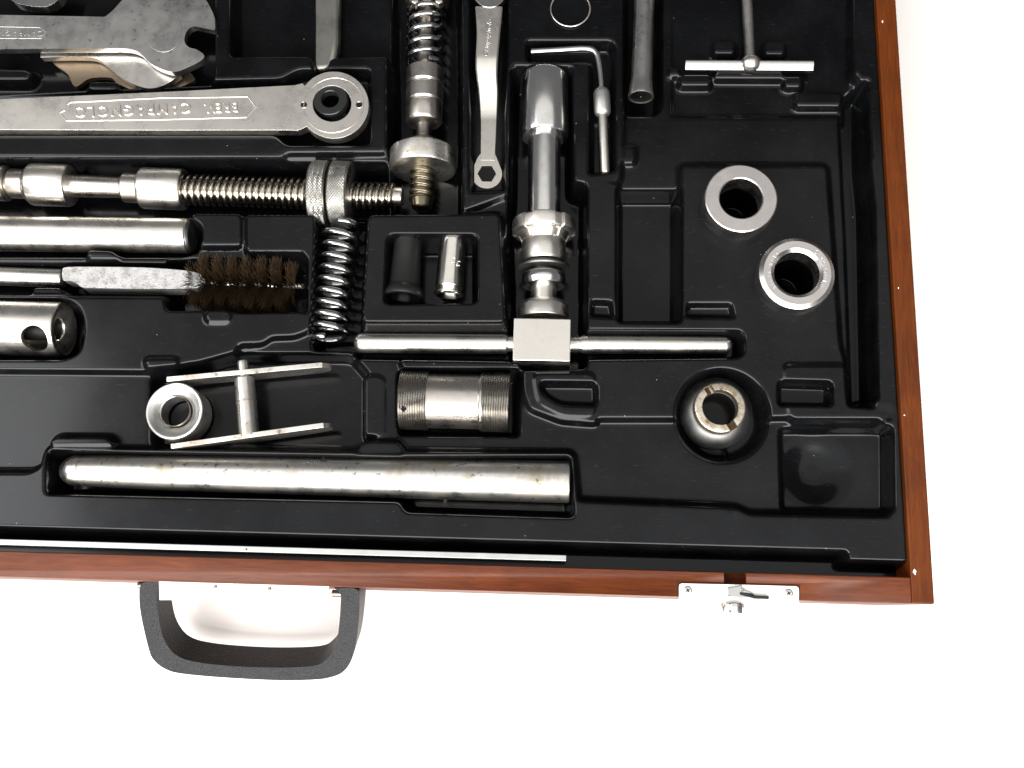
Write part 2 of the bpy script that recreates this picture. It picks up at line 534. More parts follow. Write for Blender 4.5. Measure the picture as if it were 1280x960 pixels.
# ------------------------------------------------------------------ vacuum formed tray: one height field
GS = 0.58
gx = np.arange(-425.0, IX - 0.3, GS); gy = np.arange(IY + 0.4, 440.0, GS)
NX, NY = len(gx), len(gy)
Hf = np.full((NY, NX), -4.0)
GX, GY = np.meshgrid(gx, gy)


def round_corners(Wp, r):
    out = []; N = len(Wp)
    for i in range(N):
        a, p, q = Wp[i - 1], Wp[i], Wp[(i + 1) % N]
        u, w = a - p, q - p; lu, lw = np.linalg.norm(u), np.linalg.norm(w)
        d = min(r, .45 * lu, .45 * lw)
        A_, B_ = p + u / lu * d, p + w / lw * d
        for t in (0, .33, .67, 1): out.append((1 - t) ** 2 * A_ + 2 * t * (1 - t) * p + t * t * B_)
    return out


def paint(uv, zref, level, w=3.2, r=2.8, raised=False, relz=False, world=False, tilt=None):
    """pocket: floor at level inside the outline; raised: boss at level with the outline at its top edge"""
    Wp = [np.array(p, float) for p in uv] if world else [P(u, v, zref)[:2] for u, v in uv]
    Wp = round_corners(Wp, r)
    A_ = np.array(Wp); mg = w + 3
    x0, y0 = A_.min(0) - mg; x1, y1 = A_.max(0) + mg
    i0, i1 = np.searchsorted(gx, [x0, x1]); j0, j1 = np.searchsorted(gy, [y0, y1])
    if i0 >= i1 or j0 >= j1: return
    X = GX[j0:j1, i0:i1]; Y = GY[j0:j1, i0:i1]
    d2 = np.full(X.shape, 1e9); ins = np.zeros(X.shape, bool)
    N = len(A_)
    for i in range(N):
        ax_, ay = A_[i]; bx, by = A_[(i + 1) % N]
        ex, ey = bx - ax_, by - ay; l2 = ex * ex + ey * ey
        if l2 < 1e-9: continue
        t = np.clip(((X - ax_) * ex + (Y - ay) * ey) / l2, 0, 1)
        d2 = np.minimum(d2, (X - ax_ - t * ex) ** 2 + (Y - ay - t * ey) ** 2)
        if ay != by:
            c = ((ay > Y) != (by > Y)) & (X < (bx - ax_) * (Y - ay) / (by - ay) + ax_)
            ins ^= c
    sd = np.sqrt(d2) * np.where(ins, -1, 1)
    t = np.clip((-sd) / w, 0, 1) if not raised else np.clip(1 - sd / w, 0, 1)
    mk = t * t * (3 - 2 * t)
    h = Hf[j0:j1, i0:i1]
    lv = level if tilt is None else level + tilt[0] * (X - A_[:, 0].mean()) + tilt[1] * (Y - A_[:, 1].mean())
    Hf[j0:j1, i0:i1] = h * (1 - mk) + lv * mk


def paint_circle(u, v, z, rpx, level, **k):
    c = P(u, v, z); r = rpx * np.linalg.norm(P(u + 5, v, z) - P(u - 5, v, z)) / 10
    paint([(c[0] + r * math.cos(a), c[1] + r * math.sin(a)) for a in np.linspace(0, 2 * np.pi, 36, endpoint=False)], z, level, world=True, r=.5, **k)


def cyl_dip(A, B, z, rpx, level):
    """round-bottomed trough"""
    pass


RIM, HI, MID = -4.0, -7.0, -12.0
# front gutter and the narrow right gutter
yg = P(640, 676, RIM)[1]
paint([(-500, IY - 20), (P(1062, 690, RIM)[0], IY - 20), (P(1062, 690, RIM)[0], yg), (-500, yg)], 0, -24, w=5.5, r=3, world=True)
yg2 = P(1100, 701, RIM)[1]
paint([(P(1040, 690, RIM)[0], IY - 20), (IX + 20, IY - 20), (IX + 20, yg2), (P(1040, 690, RIM)[0], yg2)], 0, -24, w=4.5, r=1.5, world=True)
paint([(P(1131, 640, RIM)[0], IY - 20), (IX + 20, IY - 20), (IX + 20, 600), (P(1131, 640, RIM)[0], 600)], 0, -16, w=2.5, r=1.5, world=True)
# everything inside the rim
paint([(-80, 592), (36, 592), (52, 584), (57, 562), (715, 567), (720, 627), (860, 633), (922, 636), (937, 644), (1115, 647),
       (1111, 535), (1096, 505), (1092, 400), (1089, 255), (1081, 203), (1091, 197), (1085, 104), (1070, 92), (1070, -60), (-80, -60)],
      RIM, MID, w=4, r=3)
# ---- right half, raised floors
paint([(734, 224), (772, 229), (772, 415), (732, 412)], HI, HI, raised=True)
paint([(853, 207), (1033, 207), (1049, 430), (1055, 452), (1055, 466), (1000, 470), (992, 519), (900, 521), (746, 521), (744, 527), (702, 524), (663, 509),
       (655, 490), (655, 452), (740, 450), (740, 404), (853, 404)], HI, HI, raised=True, r=3)
# deep channel beside the platform
paint([(1047, 122), (1082, 105), (1083, 200), (1089, 260), (1094, 503), (1063, 508), (1056, 300)], MID, -28, w=4)
# bracket shaped ridge on the right
paint([(984, 458), (1056, 458), (1060, 508), (1112, 512), (1114, 522), (992, 522), (986, 500)], RIM, RIM - 1, raised=True, r=2)
paint([(974, 474), (1042, 476), (1042, 507), (974, 506)], RIM, -16, w=2.5, r=3)
paint([(973, 534), (1112, 534), (1113, 643), (976, 640)], MID, -20, w=3, r=4)
paint_circle(1019, 588, -18, 50, -25, w=19)
# round pocket of the slotted cup
paint_circle(904, 518, HI, 62, -24, w=8)
# U shaped slot
paint([(668, 468), (742, 468), (742, 519), (704, 518), (674, 503)], HI, HI + 1.5, raised=True, r=4, w=2)
paint([(672, 476), (748, 477), (748, 509), (700, 507), (677, 494)], HI, -13, w=3, r=4)
# small steps under the platform
paint([(738, 374), (766, 375), (770, 398), (736, 396)], HI, -13, w=2.5, r=1.5)
paint([(858, 378), (916, 378), (920, 398), (856, 397)], HI, -12, w=2.5, r=1.5)
# empty trough between
paint([(770, 232), (853, 232), (853, 402), (770, 402)], HI, -28, w=5, r=3)
paint([(776, 186), (793, 186), (793, 206), (776, 206)], MID, HI - 1, raised=True, w=2, r=3)
# floor details below
paint([(908, 560), (911, 560), (911, 640), (909, 640)], MID, MID - .6, w=1.0, r=.3)
# ---- T-handle of the big cutter
paint([(438, 412), (640, 412), (735, 413), (738, 412), (926, 413), (931, 420), (931, 441), (922, 447), (640, 450), (438, 446)], HI, -25, w=3, r=3)
# big cutter well
paint([(638, 84), (716, 84), (717, 226), (734, 232), (734, 460), (637, 462), (632, 300), (636, 226)], HI, -36, w=4, r=3)
# ---- top middle: raised block with key slot, wire ring, spanner slot, tube slot
paint([(575, -60), (779, -60), (779, 150), (774, 224), (718, 226), (716, 80), (640, 80), (636, 240), (577, 262)], HI, HI, raised=True, r=2)
paint([(586, -60), (636, -60), (636, 60), (632, 140), (634, 238), (586, 240)], HI, -17, w=3, r=3)
paint([(657, 50), (765, 50), (770, 60), (770, 213), (736, 218), (736, 78), (657, 76)], HI, -17, w=2.6, r=3)
paint([(638, 84), (716, 84), (717, 226), (734, 232), (734, 460), (637, 462), (632, 300), (636, 226)], HI, -36, w=4, r=3)
paint([(780, -60), (829, -60), (829, 128), (822, 140), (780, 140)], HI, -26, w=3, r=5)
# T-wrench corner
paint([(838, -60), (1062, -60), (1062, 146), (838, 146)], MID + 2, -15, w=3, r=3)
for q in ([(893, 52), (918, 52), (918, 66.5), (893, 66.5)], [(957, 52), (981, 52), (981, 67.5), (957, 67.5)], [(897, 84), (977, 85), (981, 97.5), (893, 97)],
          [(851, 92), (888, 92), (888, 106), (851, 106)], [(982, 95), (1002, 95), (1002, 108), (982, 108)], [(838, 84), (849, 84), (849, 94), (838, 94)],
          [(996, 116), (1052, 116), (1052, 132), (996, 132)]):
    paint(q, -9, -9, raised=True, w=2, r=1.5)
# ---- left half
paint([(266, -60), (482, -60), (482, 188), (357, 189), (350, 195), (-80, 195), (-80, 165), (270, 165), (266, 90)], HI, HI, raised=True, r=3)
paint([(286, -60), (500, -60), (500, 70), (412, 72), (408, 90), (391, 90), (388, 70), (286, 70)], HI, -26, w=4, r=3)
paint([(-80, 108), (350, 98), (372, 86), (463, 86), (463, 181), (357, 181), (345, 168), (-80, 168)], HI, -18, w=3, r=4)
paint([(-80, -60), (268, -60), (268, 100), (-80, 112)], HI, -24, w=3, r=4)
paint([(110, 101), (146, 101), (146, 112), (110, 112)], -13, -13, raised=True, w=2, r=3)
paint([(-60, 84), (34, 86), (40, 92), (34, 100), (-60, 100)], -14, -14, raised=True, w=2, r=3)
# vertical press tool well and rod trough
paint([(484, -60), (576, -60), (578, 120), (578, 268), (484, 268)], HI, -36, w=4, r=3)
paint([(-80, 198), (484, 198), (486, 266), (390, 268), (-80, 266)], HI, -34, w=4, r=2)
# raised floors, lower left
paint([(240, 266), (300, 266), (300, 305), (246, 305)], HI, HI, raised=True, r=3)
paint([(308, 268), (392, 268), (392, 409), (386, 409), (384, 322), (378, 313), (308, 313)], HI, HI, raised=True, r=2)
paint([(-80, 370), (240, 372), (300, 390), (378, 390), (392, 400), (384, 411), (367, 418), (337, 419), (327, 427), (297, 428), (292, 436), (280, 454),
       (236, 452), (190, 462), (-80, 460)], HI, HI, raised=True, r=3)
paint([(182, 449), (220, 449), (220, 457.5), (182, 457.5)], HI + 2, HI + 2.5, raised=True, w=2, r=3)
paint([(258, 388), (286, 388), (286, 401), (258, 401)], HI + 2, HI + 2.5, raised=True, w=2.6, r=3)
paint([(-80, 270), (232, 271), (252, 280), (252, 306), (232, 318), (-80, 318)], HI, -30, w=4, r=5)
paint([(-80, 324), (204, 326), (206, 320), (384, 320), (383, 388), (296, 390), (292, 387), (206, 388), (204, 366), (-80, 366)], HI, -32, w=4, r=4)
paint([(108, 311), (140, 312), (150, 322), (108, 322)], -9, -9, raised=True, w=2, r=3)
paint([(40, 358), (74, 358), (90, 368), (40, 368)], -10, -10, raised=True, w=2, r=3)
paint([(-80, 372), (80, 372), (100, 385), (106, 410), (100, 440), (80, 449), (-80, 449)], HI, -36, w=4, r=8)
# spring trough
paint([(396, 262), (458, 262), (450, 438), (386, 436)], HI, -34, w=4, r=3)
# floor under the linkage
paint([(186, 466), (235, 458), (300, 440), (440, 440), (474, 480), (478, 548), (440, 566), (186, 562)], MID, -24, w=5, r=6)
paint([(452, 552), (500, 553), (506, 568), (446, 568)], HI, HI + 1, raised=True, w=2.4, r=4)
paint([(68, 546), (134, 546), (142, 556), (60, 556)], RIM, RIM + .5, raised=True, w=2.5, r=4)
# tube trough
paint([(60, 563), (500, 572), (714, 570), (718, 648), (507, 641), (500, 628), (60, 618)], HI, -30, w=4.5, r=3)
# threaded sleeve trough
paint([(496, 462), (650, 463), (650, 546), (496, 545)], MID, -28, w=4, r=3)
paint([(500, 450), (650, 452), (652, 461), (504, 461)], HI, HI, raised=True, w=2, r=2)
paint([(455, 470), (474, 471), (480, 476), (480, 545), (455, 545)], MID + 1, MID + 1.5, raised=True, w=1.6, r=2)
# box round the two sockets
paint([(461, 269), (624, 266), (631, 402), (453, 402)], RIM, RIM, raised=True, r=3, w=3)
paint([(484, 293), (597, 293), (597, 378), (480, 379)], RIM, -32, w=3.5, r=4)

paint_circle(926.5, 248, HI, 31, -46, w=5)  # wells added under both rings, sunk deep so the bores go dark
paint_circle(995, 342, HI, 32, -46, w=5)
# soften like heated sheet
kk = np.exp(-0.5 * (np.arange(-4, 5) * GS / 1.1) ** 2); kk /= kk.sum()
for ax_i in (0, 1):
    pad = np.pad(Hf, [(4, 4) if a == ax_i else (0, 0) for a in (0, 1)], mode='edge')
    acc = np.zeros_like(Hf)
    for q, wq in enumerate(kk):
        acc += wq * (pad[q:q + NY, :] if ax_i == 0 else pad[:, q:q + NX])
    Hf = acc
# slow uneven sag of the sheet
Hf += 0.25 * np.sin(GX / 37 + 1.3 * np.sin(GY / 51)) * np.cos(GY / 43 + .8)
co = np.empty((NY * NX, 3), np.float32)
co[:, 0] = GX.ravel(); co[:, 1] = GY.ravel() - OY; co[:, 2] = Hf.ravel() - TZ
co *= MM
idx = np.arange(NY * NX, dtype=np.int32).reshape(NY, NX)
quads = np.stack([idx[:-1, :-1], idx[:-1, 1:], idx[1:, 1:], idx[1:, :-1]], -1).reshape(-1, 4)
me = bpy.data.meshes.new('tray')
me.vertices.add(len(co)); me.vertices.foreach_set('co', co.ravel())
me.loops.add(quads.size); me.loops.foreach_set('vertex_index', quads.ravel())
me.polygons.add(len(quads)); me.polygons.foreach_set('loop_start', np.arange(0, quads.size, 4, dtype=np.int32))
me.update(calc_edges=True)
me.polygons.foreach_set('use_smooth', np.ones(len(quads), bool))
me.materials.append(M['tray'])
tray = bpy.data.objects.new('tray', me); C.objects.link(tray); tray.parent = case.o

# ------------------------------------------------------------------ carry handle, drooping on its hinge
PHI = math.radians(33)
hy, hz = OY - 1.0, -20.0
tn = np.array([0, -math.sin(PHI), math.cos(PHI)])      # normal of the handle's face


def PT(u, v, off=0.0):
    """point on the tilted plane of the handle's face"""
    d = np.array([u - 640.0, v - 480.0, F]); w = np.array([d @ Xc, d @ Yc, d @ Zc])
    c = np.array([0, 0, H]); p0 = np.array([0, hy, hz]) + tn * off
    t = ((p0 - c) @ tn) / (w @ tn)
    return c + w * t


outer = catmull([(183, 727), (176, 731), (174, 742), (176, 768), (186, 812), (193, 826), (206, 836), (226, 842), (280, 847), (351, 850.5), (395, 849.5), (412, 847),
                 (425, 842.5), (434, 834.5), (440.5, 822), (445, 804), (449, 768), (449, 745), (447, 738), (441, 735)], 4, closed=False)
inner = catmull([(418, 735), (425, 742), (426, 752), (423.5, 785), (419, 808), (408, 824), (391, 832.5), (340, 834.5), (283, 832), (242, 827), (222, 820),
                 (210, 808), (202, 790), (197, 760), (196, 740), (199, 727)], 4, closed=False)
nO, nI = len(outer), len(inner)
loop = outer + inner
W = [PT(*p) for p in loop]
tess = geometry.tessellate_polygon([[Vector(p) for p in W]])
cen = PT(310, 780)
nl = len(W)
V = [p for p in W]
# slightly crowned face: add a mid line by bevel instead; back face set off along the normal
V += [p - tn * 22 + 0.0 * (cen - p) for p in W]
Fc = [tuple(t) for t in tess] + [tuple(i + nl for i in reversed(t)) for t in tess]
for i in range(nl):
    j = (i + 1) % nl; Fc.append((i, j, j + nl, i + nl))
grip = build('handle', V, Fc, M['grip'], case, bevel=2.8, segs=5)
grip['label'] = 'grained black plastic carry handle'
for (u, v) in ((190, 732), (433, 742)):
    c = PT(u, v, -9)
    lathe(case, 'hinge_pin', c - EX * 9, EX, [(0, 0), (0, 2.2), (18, 2.2), (18, 0)], M['dark'], n=20, under=grip)
# pale mounting plate with a shallow curved lip
pl = catmull([(198.5, 722), (199.5, 750), (255, 749.5), (305, 747.5), (340, 749), (376, 753.5), (411, 757), (411, 728)], 5, sharp=(0, 1, 6, 7))
hp = slab(case, 'handle_plate', pl, -9, 2.2, M['enamel'], bevel=0.4)
hp['label'] = 'pale plate that mounts the handle'
for (u, v) in ((269, 733.5), (337, 736)):
    lathe(case, 'plate_screw', P(u, v, -9), EZ, [(-.5, 1.3), (.35, 1.2), (.55, .6), (.1, .45), (.1, 0)], M['dark'], n=16, ch=.1, under=hp)

# ------------------------------------------------------------------ latch
lp = [(848.8, 733), (849.5, 730.2), (852, 729), (925, 730.6), (995, 732.6), (998, 734), (998.9, 737), (998.9, 749), (998.9, 757), (848.6, 757)]
yb = OY - 0.3
lpw = [P(u, v, 0.2)[:2] for u, v in lp[:-2]]
lpw = [p for p in lpw] + [np.array([lpw[-1][0], yb - 2]), np.array([lpw[0][0], yb - 2])]
lt = slab(case, 'latch_plate', lpw, 0.2, 1.6, M['enamel'], world=True, bevel=0.35)
lt['label'] = 'white latch plate screwed to the front rail'
for (u, v) in ((859.7, 738), (985.7, 741.6)):
    c = P(u, v, 0.2)
    sc_ = lathe(case, 'latch_screw', c, EZ, [(-.3, 2.7), (.15, 2.7), (.5, 2.0), (.6, 0)], M['satin'], n=24, ch=.1, under=lt)
    for a in (.6, .6 + math.pi / 2):
        ex = np.array([math.cos(a), math.sin(a), 0]); ey = np.array([-math.sin(a), math.cos(a), 0])
        box(case, 'screw_slot', c + EZ * .6, (ex, ey, EZ), (2.6, .6, .5), M['inside'], bevel=0, under=sc_).parent = lt
c = P(917, 741, 0.3)
slab(case, 'latch_tongue', [(909, 735), (921, 733), (928, 731.5), (927, 735), (935, 739), (940, 741), (939, 746), (930, 748), (921, 747), (910, 746)], 1.6, 1.5, M['grey'], bevel=.3, under=lt)
slab(case, 'latch_lever', [(925, 740), (940, 741.5), (943, 744), (961.5, 745), (961, 749), (943, 748.5), (925, 743.5)], 2.2, 1.2, M['black_rubber'], bevel=.3, under=lt)
w0 = P(916, 753, -2)
lathe(case, 'latch_knob', w0 + np.array([0, 0, -1]), -EY, [(0, 0), (0, 6.2), (1, 6.6), (6, 6.6), (6.6, 6.0), (6.6, 0)], M['chrome'], n=72, ch=.2,
      rfun=lambda d, r, t: r * (1 - .07 * (0.5 + .5 * math.cos(12 * t))), under=lt)

exec_parts = True
# ==================================================================== THE TOOLS
GT = None
# ---- big open ended spanner on top
jaw1 = catmull([(-60, 17.5), (131, 21), (141, 13), (153, 0), (170, -14), (200, -22), (232, -16), (254, -3), (262, 8), (268, 22),
                (269, 34), (268, 38), (252, 34.5), (242, 33), (235, 37), (231, 45), (231, 53), (236, 59), (246, 62), (255, 69), (252, 75), (241, 81.5), (221, 89.5),
                (207, 88), (195, 83), (186, 77), (178, 69), (170, 63.5), (155, 60.5), (118, 60.5), (-60, 62)], 5, sharp=(0, 1, 11, 23, 30))
t = Thing('open_end_spanner', 'large grey open end spanner lying on top of the other spanners', 'spanner', P(100, 45, -14), 'open end spanners stacked together')
sp = slab(t, 'body', jaw1, -3, 5.5, M['grey'], bevel=0.9, segs=3)
slab(t, 'boss', circle(204, 38, 23, 27, 48), -2.75, 1.2, M['grey'], bevel=0.5)
# stamped panel outline and marks in the handle
for k_, (a, b_) in enumerate((((-40, 32.5), (50, 34.5)), ((50, 34.5), (57, 40)), ((57, 40), (52, 48)), ((52, 48), (-40, 48)))):
    tube(t, 'panel_edge', [P(*a, -3.0), P(*b_, -3.0)], .22, M['grey'], n=6)
lettering(t, 'stamped_text', 'CAMPAGNOLO', (13, 41), -2.9, 82, 7, (-1, -.02), M['grey'], relief=.22)
# ---- second spanner
jaw2 = catmull([(49, 55), (115, 58), (150, 52), (165, 35), (185, 30), (205, 40), (212, 55), (216, 66), (218, 76), (222, 84), (225, 93.5), (208, 105),
                (190, 110.3), (173, 107.5), (153, 98), (136, 84), (125, 75.5), (112, 71.5), (80, 71), (51, 72)], 5, sharp=(0, 19, 10))
t = Thing('open_end_spanner', 'smaller open end spanner tucked under the large one, its lower jaw showing', 'spanner', P(150, 90, -24), 'open end spanners stacked together')
slab(t, 'body', jaw2, -11, 5, M['satin'], bevel=0.9, segs=3)
# ---- third spanner, deepest
jaw3 = catmull([(60, 58), (118, 66), (150, 60), (190, 55), (222, 78), (243, 96.5), (236, 104), (222, 110), (209, 114), (190, 116), (165, 112), (146, 104), (138, 97),
                (112, 98), (94, 108), (84, 92), (66, 78)], 5)
t = Thing('open_end_spanner', 'spanner deepest in the stack, a tan sliver between spanner and tray', 'spanner', P(150, 90, -24), 'open end spanners stacked together')
slab(t, 'body', jaw3, -18, 4, M['tan'], bevel=0.7)
# ---- bright tool end at the very top
t = Thing('spanner_head', 'bright chrome tool end just showing at the top edge above the large spanner', 'spanner', P(45, -5, -14))
slab(t, 'body', catmull([(5, -30), (11, -6), (19, 3), (38, 7.5), (57, 8), (70, 2), (77, -8), (84, -30)], 6, sharp=(0, 7)), -4, 8, M['chrome'], bevel=2.5, segs=4)

# ---- pin wrench with the maker's name
t = Thing('pin_wrench', 'long satin wrench with raised lettering and a round two-pin head', 'wrench', P(200, 135, -14))
hw = [(-60, 126.5), (200, 115), (368, 106.5), (378, 104)] + [(417 + 43.8 * math.cos(a), 131.2 + 41.8 * math.sin(a)) for a in np.linspace(math.radians(-145), math.radians(140), 44)] + [(372, 163.2), (360, 162.6), (200, 162.8), (-60, 162)]
hole = circle(415, 129.5, 24.2, 22.6, 48)
body = slab(t, 'body', hw, -1, 7.5, M['satin'], holes=[hole], bevel=1.2, segs=3)
bush = lathe(t, 'bush', P(415, 129.7, -8.4), EZ, [(0, 6), (6.6, 6), (6.6, 11.6), (0, 11.6)], M['black_rubber'], close=True, ch=.5)
for (u, v) in ((379.8, 131), (449, 130.8)):
    lathe(t, 'pin_hole', P(u, v, -1), EZ, [(-1, 2.0), (.12, 2.0), (.12, 2.5), (-1, 2.5)], M['chrome'], n=24, close=True, ch=.1)
    lathe(t, 'pin', P(u, v, -1), EZ, [(-1, 2.0), (.04, 2.0), (.06, 0)], M['inside'], n=20, ch=0)
pe = [(320, 134), (310, 121), (200, 122.5), (88, 128), (84, 131), (81, 138), (75, 141), (83, 151), (200, 149.5), (308, 146.5), (320, 134)]
for a, b_ in zip(pe[:-1], pe[1:]):
    tube(t, 'panel_edge', [P(*a, -.95), P(*b_, -.95)], .42, M['satin'], n=8)
lettering(t, 'raised_text', 'CAMPAGNOLO', (166, 137.5), -1, 146, 13.5, (-1, .04), M['satin'], relief=.95)
lettering(t, 'raised_text', 'BREV.', (276, 134.5), -1, 42, 12, (-1, .04), M['satin'], relief=.95)
# the shank of the head meets the ring with a faint raised rim
lathe(t, 'head_rim', P(417, 131.2, -1.0), EZ, [(-.5, 20.6), (.25, 20.4), (.25, 19.8), (-.5, 19.6)], M['satin'], close=True, ch=.1, n=72)

# ---- flat bar hanging down at the top
t = Thing('flat_bar', 'plain grey flat steel bar with a cut end, standing in the top left pocket', 'bar', P(405, 40, -20))
slab(t, 'bar', [(394, -50), (425, -50), (423, 55), (419, 74), (409, 86), (393, 87), (393.5, 30)], -14, 11, M['dullbar'], bevel=4.2, segs=4)

# ---- vertical press tool
t = Thing('press_tool', 'vertical press tool with a spring, grooved barrel and wide flange above the sockets', 'bearing press', P(530, 130, -36))
A, B, zc = (534.5, -20), (527, 262), -18
L0 = 282.0
def dd(v): return v + 20
lathe_px(t, 'head', A, B, zc, [(-20, 0), (-20, 27), (dd(4), 27), (dd(9), 19), (dd(10), 9)], M['dark'])
for q in ((519, 2), (549, 2)):
    lathe(t, 'head_bolt', P(q[0], q[1], -4), EZ, [(-4, 3), (1.5, 3), (2.2, 2.2), (2.2, 0)], M['machined'], n=6, ch=.3)
lathe_px(t, 'rod', A, B, zc, [(dd(6), 0), (dd(6), 9.5), (dd(90), 10.5), (dd(92), 0)], M['machined'])
# spring of the tool
WA, ax, conv = axis_px(A, B, zc)
ax_, e1, e2 = frame_of(ax)
pts = []
vs = [9, 17, 29, 44, 59, 73, 84]
for i in range(len(vs) - 1):
    for k_ in range(24):
        f = k_ / 24
        s, rr = conv(dd(vs[i] + (vs[i + 1] - vs[i]) * f), 21.5)
        a = 2 * math.pi * f
        pts.append(WA + ax_ * s + (e1 * math.cos(a) + e2 * math.sin(a)) * rr)
tube(t, 'spring', pts, 1.9, M['springwire'], n=12)
lathe_px(t, 'barrel', A, B, zc, [(dd(88), 0), (dd(88), 23), (dd(107), 23), (dd(107.5), 21), (dd(110), 21), (dd(110.5), 23), (dd(129), 23), (dd(129.5), 21), (dd(132), 21), (dd(132.5), 22.5),
         (dd(152), 22.5), (dd(155), 20), (dd(157), 12), (dd(158), 0)], M['machined'], ch=.5, n=72)
lathe_px(t, 'neck', A, B, zc, [(dd(150), 0), (dd(150), 12), (dd(160), 9.5), (dd(172), 10), (dd(178), 20), (dd(183), 26), (dd(186), 26), (dd(186), 0)], M['dark'])
lathe_px(t, 'flange', A, B, zc, [(dd(186), 0), (dd(186), 30), (dd(190), 41), (dd(212), 41.5), (dd(214), 39.5), (dd(214), 0)], M['worn'], n=84, ch=.7)
thread_px(t, 'threaded_stub', A, B, zc, 16, 8.6, 3.0, M['bronze'], dd(212), dd(250), sharp=.7)
lathe_px(t, 'tip', A, B, zc, [(dd(249), 0), (dd(249), 14), (dd(261), 12), (dd(262), 0)], M['bronze'], ch=.8)

# ---- threaded rod with collars
t = Thing('threaded_rod_tool', 'long threaded rod with plain collars and two knurled thumb wheels across the tray', 'threaded rod', P(250, 235, -34))
A, B, zc = (-60, 227), (503, 246), -19
def du(u): return (u + 60) * 1.00057
lathe_px(t, 'sleeve', A, B, zc, [(0, 0), (0, 20), (du(9), 20.5), (du(12), 17), (du(12), 0)], M['machined'])
lathe_px(t, 'core', A, B, zc, [(du(5), 0), (du(5), 13), (du(100), 13), (du(158), 12), (du(158), 0)], M['machined'])
lathe_px(t, 'spacer', A, B, zc, [(du(14), 0), (du(14), 15.5), (du(16), 17), (du(36), 17), (du(36), 0)], M['machined'])
lathe_px(t, 'collar', A, B, zc, [(du(33), 0), (du(34), 18), (du(42), 24.5), (du(86), 24.5), (du(90), 22), (du(90), 0)], M['satin'], ch=.8, n=72)
lathe_px(t, 'spacer', A, B, zc, [(du(154), 0), (du(154), 14), (du(157), 17.5), (du(180), 17.5), (du(180), 0)], M['machined'])
lathe_px(t, 'collar', A, B, zc, [(du(177), 0), (du(177), 21), (du(180), 24), (du(229), 24), (du(232), 22), (du(232), 0)], M['satin'], ch=.6, n=72)
thread_px(t, 'thread', A, B, zc, 18, 8.0, 5.0, M['thread'], du(231), du(395), sharp=.75, n=48)
thread_px(t, 'thread', A, B, zc, 15.5, 8.0, 4.6, M['thread'], du(436), du(494), sharp=.75, n=48)
lathe_px(t, 'tip', A, B, zc, [(du(492), 0), (du(492), 11), (du(503), 11), (du(504), 9), (du(504), 0)], M['machined'])


def wheel(u0, u1, r, vc, knurl, mat):
    zc2 = zc
    WA, ax, conv = axis_px(A, B, zc2)
    a0, r0 = conv(du(u0), r); a1, r1 = conv(du(u1), r)
    prof = [(a0, 0), (a0, r0 * .55), (a0, r0 - 1.4), (a0 + .9, r0 - .3)]
    ns = 26
    for i in range(ns + 1): prof.append((a0 + 1.0 + (a1 - a0 - 2.0) * i / ns, r0))
    prof += [(a1 - .9, r0 - .3), (a1, r0 - 1.4), (a1, 0)]

    def rf(d, r_2, th):
        if d <= a0 + .95 or d >= a1 - .95: return r_2
        p = abs(math.sin((d - a0) * 1.8 + th * 33)) * abs(math.sin((d - a0) * 1.8 - th * 33))
        return r_2 - .62 * (1 - p)
    return lathe(t, 'knurled_wheel', WA, ax, prof, mat, n=380, ch=0, rfun=rf)


wheel(391, 413, 38.5, 242, True, M['knurl'])
wheel(416, 440, 39.0, 240, True, M['knurl'])

# ---- coil spring
t = Thing('coil_spring', 'loose bright coil spring lying between the brush and the socket box', 'spring', P(420, 350, -34))
A, B, zc = (428, 285), (411.5, 423), -17
WA, ax, conv = axis_px(A, B, zc)
ax_, e1, e2 = frame_of(ax); pts = []
turns = 10.0; N = int(turns * 36)
for i in range(N + 1):
    f = i / N
    g = min(1, max(0, f))
    g = g + .022 * math.sin(2 * math.pi * f) * 0
    dpx = -2 + 144 * (g if .06 < g < .94 else (0.06 * (g / .06) ** 1.8 if g <= .06 else 1 - .06 * ((1 - g) / .06) ** 1.8))
    s, rr = conv(dpx, 21.5)
    a = -2 * math.pi * turns * f
    pts.append(WA + ax_ * s + (e1 * math.cos(a) + e2 * math.sin(a)) * rr)
tube(t, 'coil', pts, 2.15, M['springwire'], n=14)

# ---- plain pipe
t = Thing('steel_pipe', 'bright plain steel pipe with a dark end, second tool down on the left', 'pipe', P(100, 293, -30))
A, B, zc = (-60, 291), (240, 295), -18
lathe_px(t, 'pipe', A, B, zc, [(0, 0), (0, 20.5), (295, 20.5), (297, 19.5), (298, 18)], M['satin'], n=80, ch=.4)
lathe_px(t, 'plug', A, B, zc, [(290, 0), (296, 19.0), (300, 18.4), (302, 15), (302.5, 0)], M['gunmetal'], ch=.8)

# ---- brush
t = Thing('bottle_brush', 'round brush with brown bristles, twisted tip and rough plated handle', 'brush', P(190, 350, -32))
A, B, zc = (-60, 343), (385, 358), -18
lathe_px(t, 'ferrule', A, B, zc, [(0, 0), (0, 11), (138, 11), (140, 10), (141, 0)], M['satin'])
hb = catmull([(78, 338), (84, 334), (120, 333.5), (180, 334.5), (225, 337.5), (246, 341), (254, 347), (256, 354), (250, 358), (238, 360.5), (180, 361), (120, 360), (103, 359), (96, 354), (88, 351), (79, 350)], 4)
slab(t, 'handle', hb, -9, 13, M['rough'], bevel=3.2, segs=4)
WA, ax, conv = axis_px(A, B, zc)
ax_, e1, e2 = frame_of(ax)
ptsA, ptsB = [], []
for i in range(160):
    f = i / 159; s, _ = conv(300 + 140 * f, 1); a = f * 2 * math.pi * 14
    o_ = (e1 * math.cos(a) + e2 * math.sin(a)) * 1.1
    ptsA.append(WA + ax_ * s + o_); ptsB.append(WA + ax_ * s - o_)
tube(t, 'twisted_wire', ptsA, .9, M['machined'], n=6); tube(t, 'twisted_wire', ptsB, .9, M['machined'], n=6)
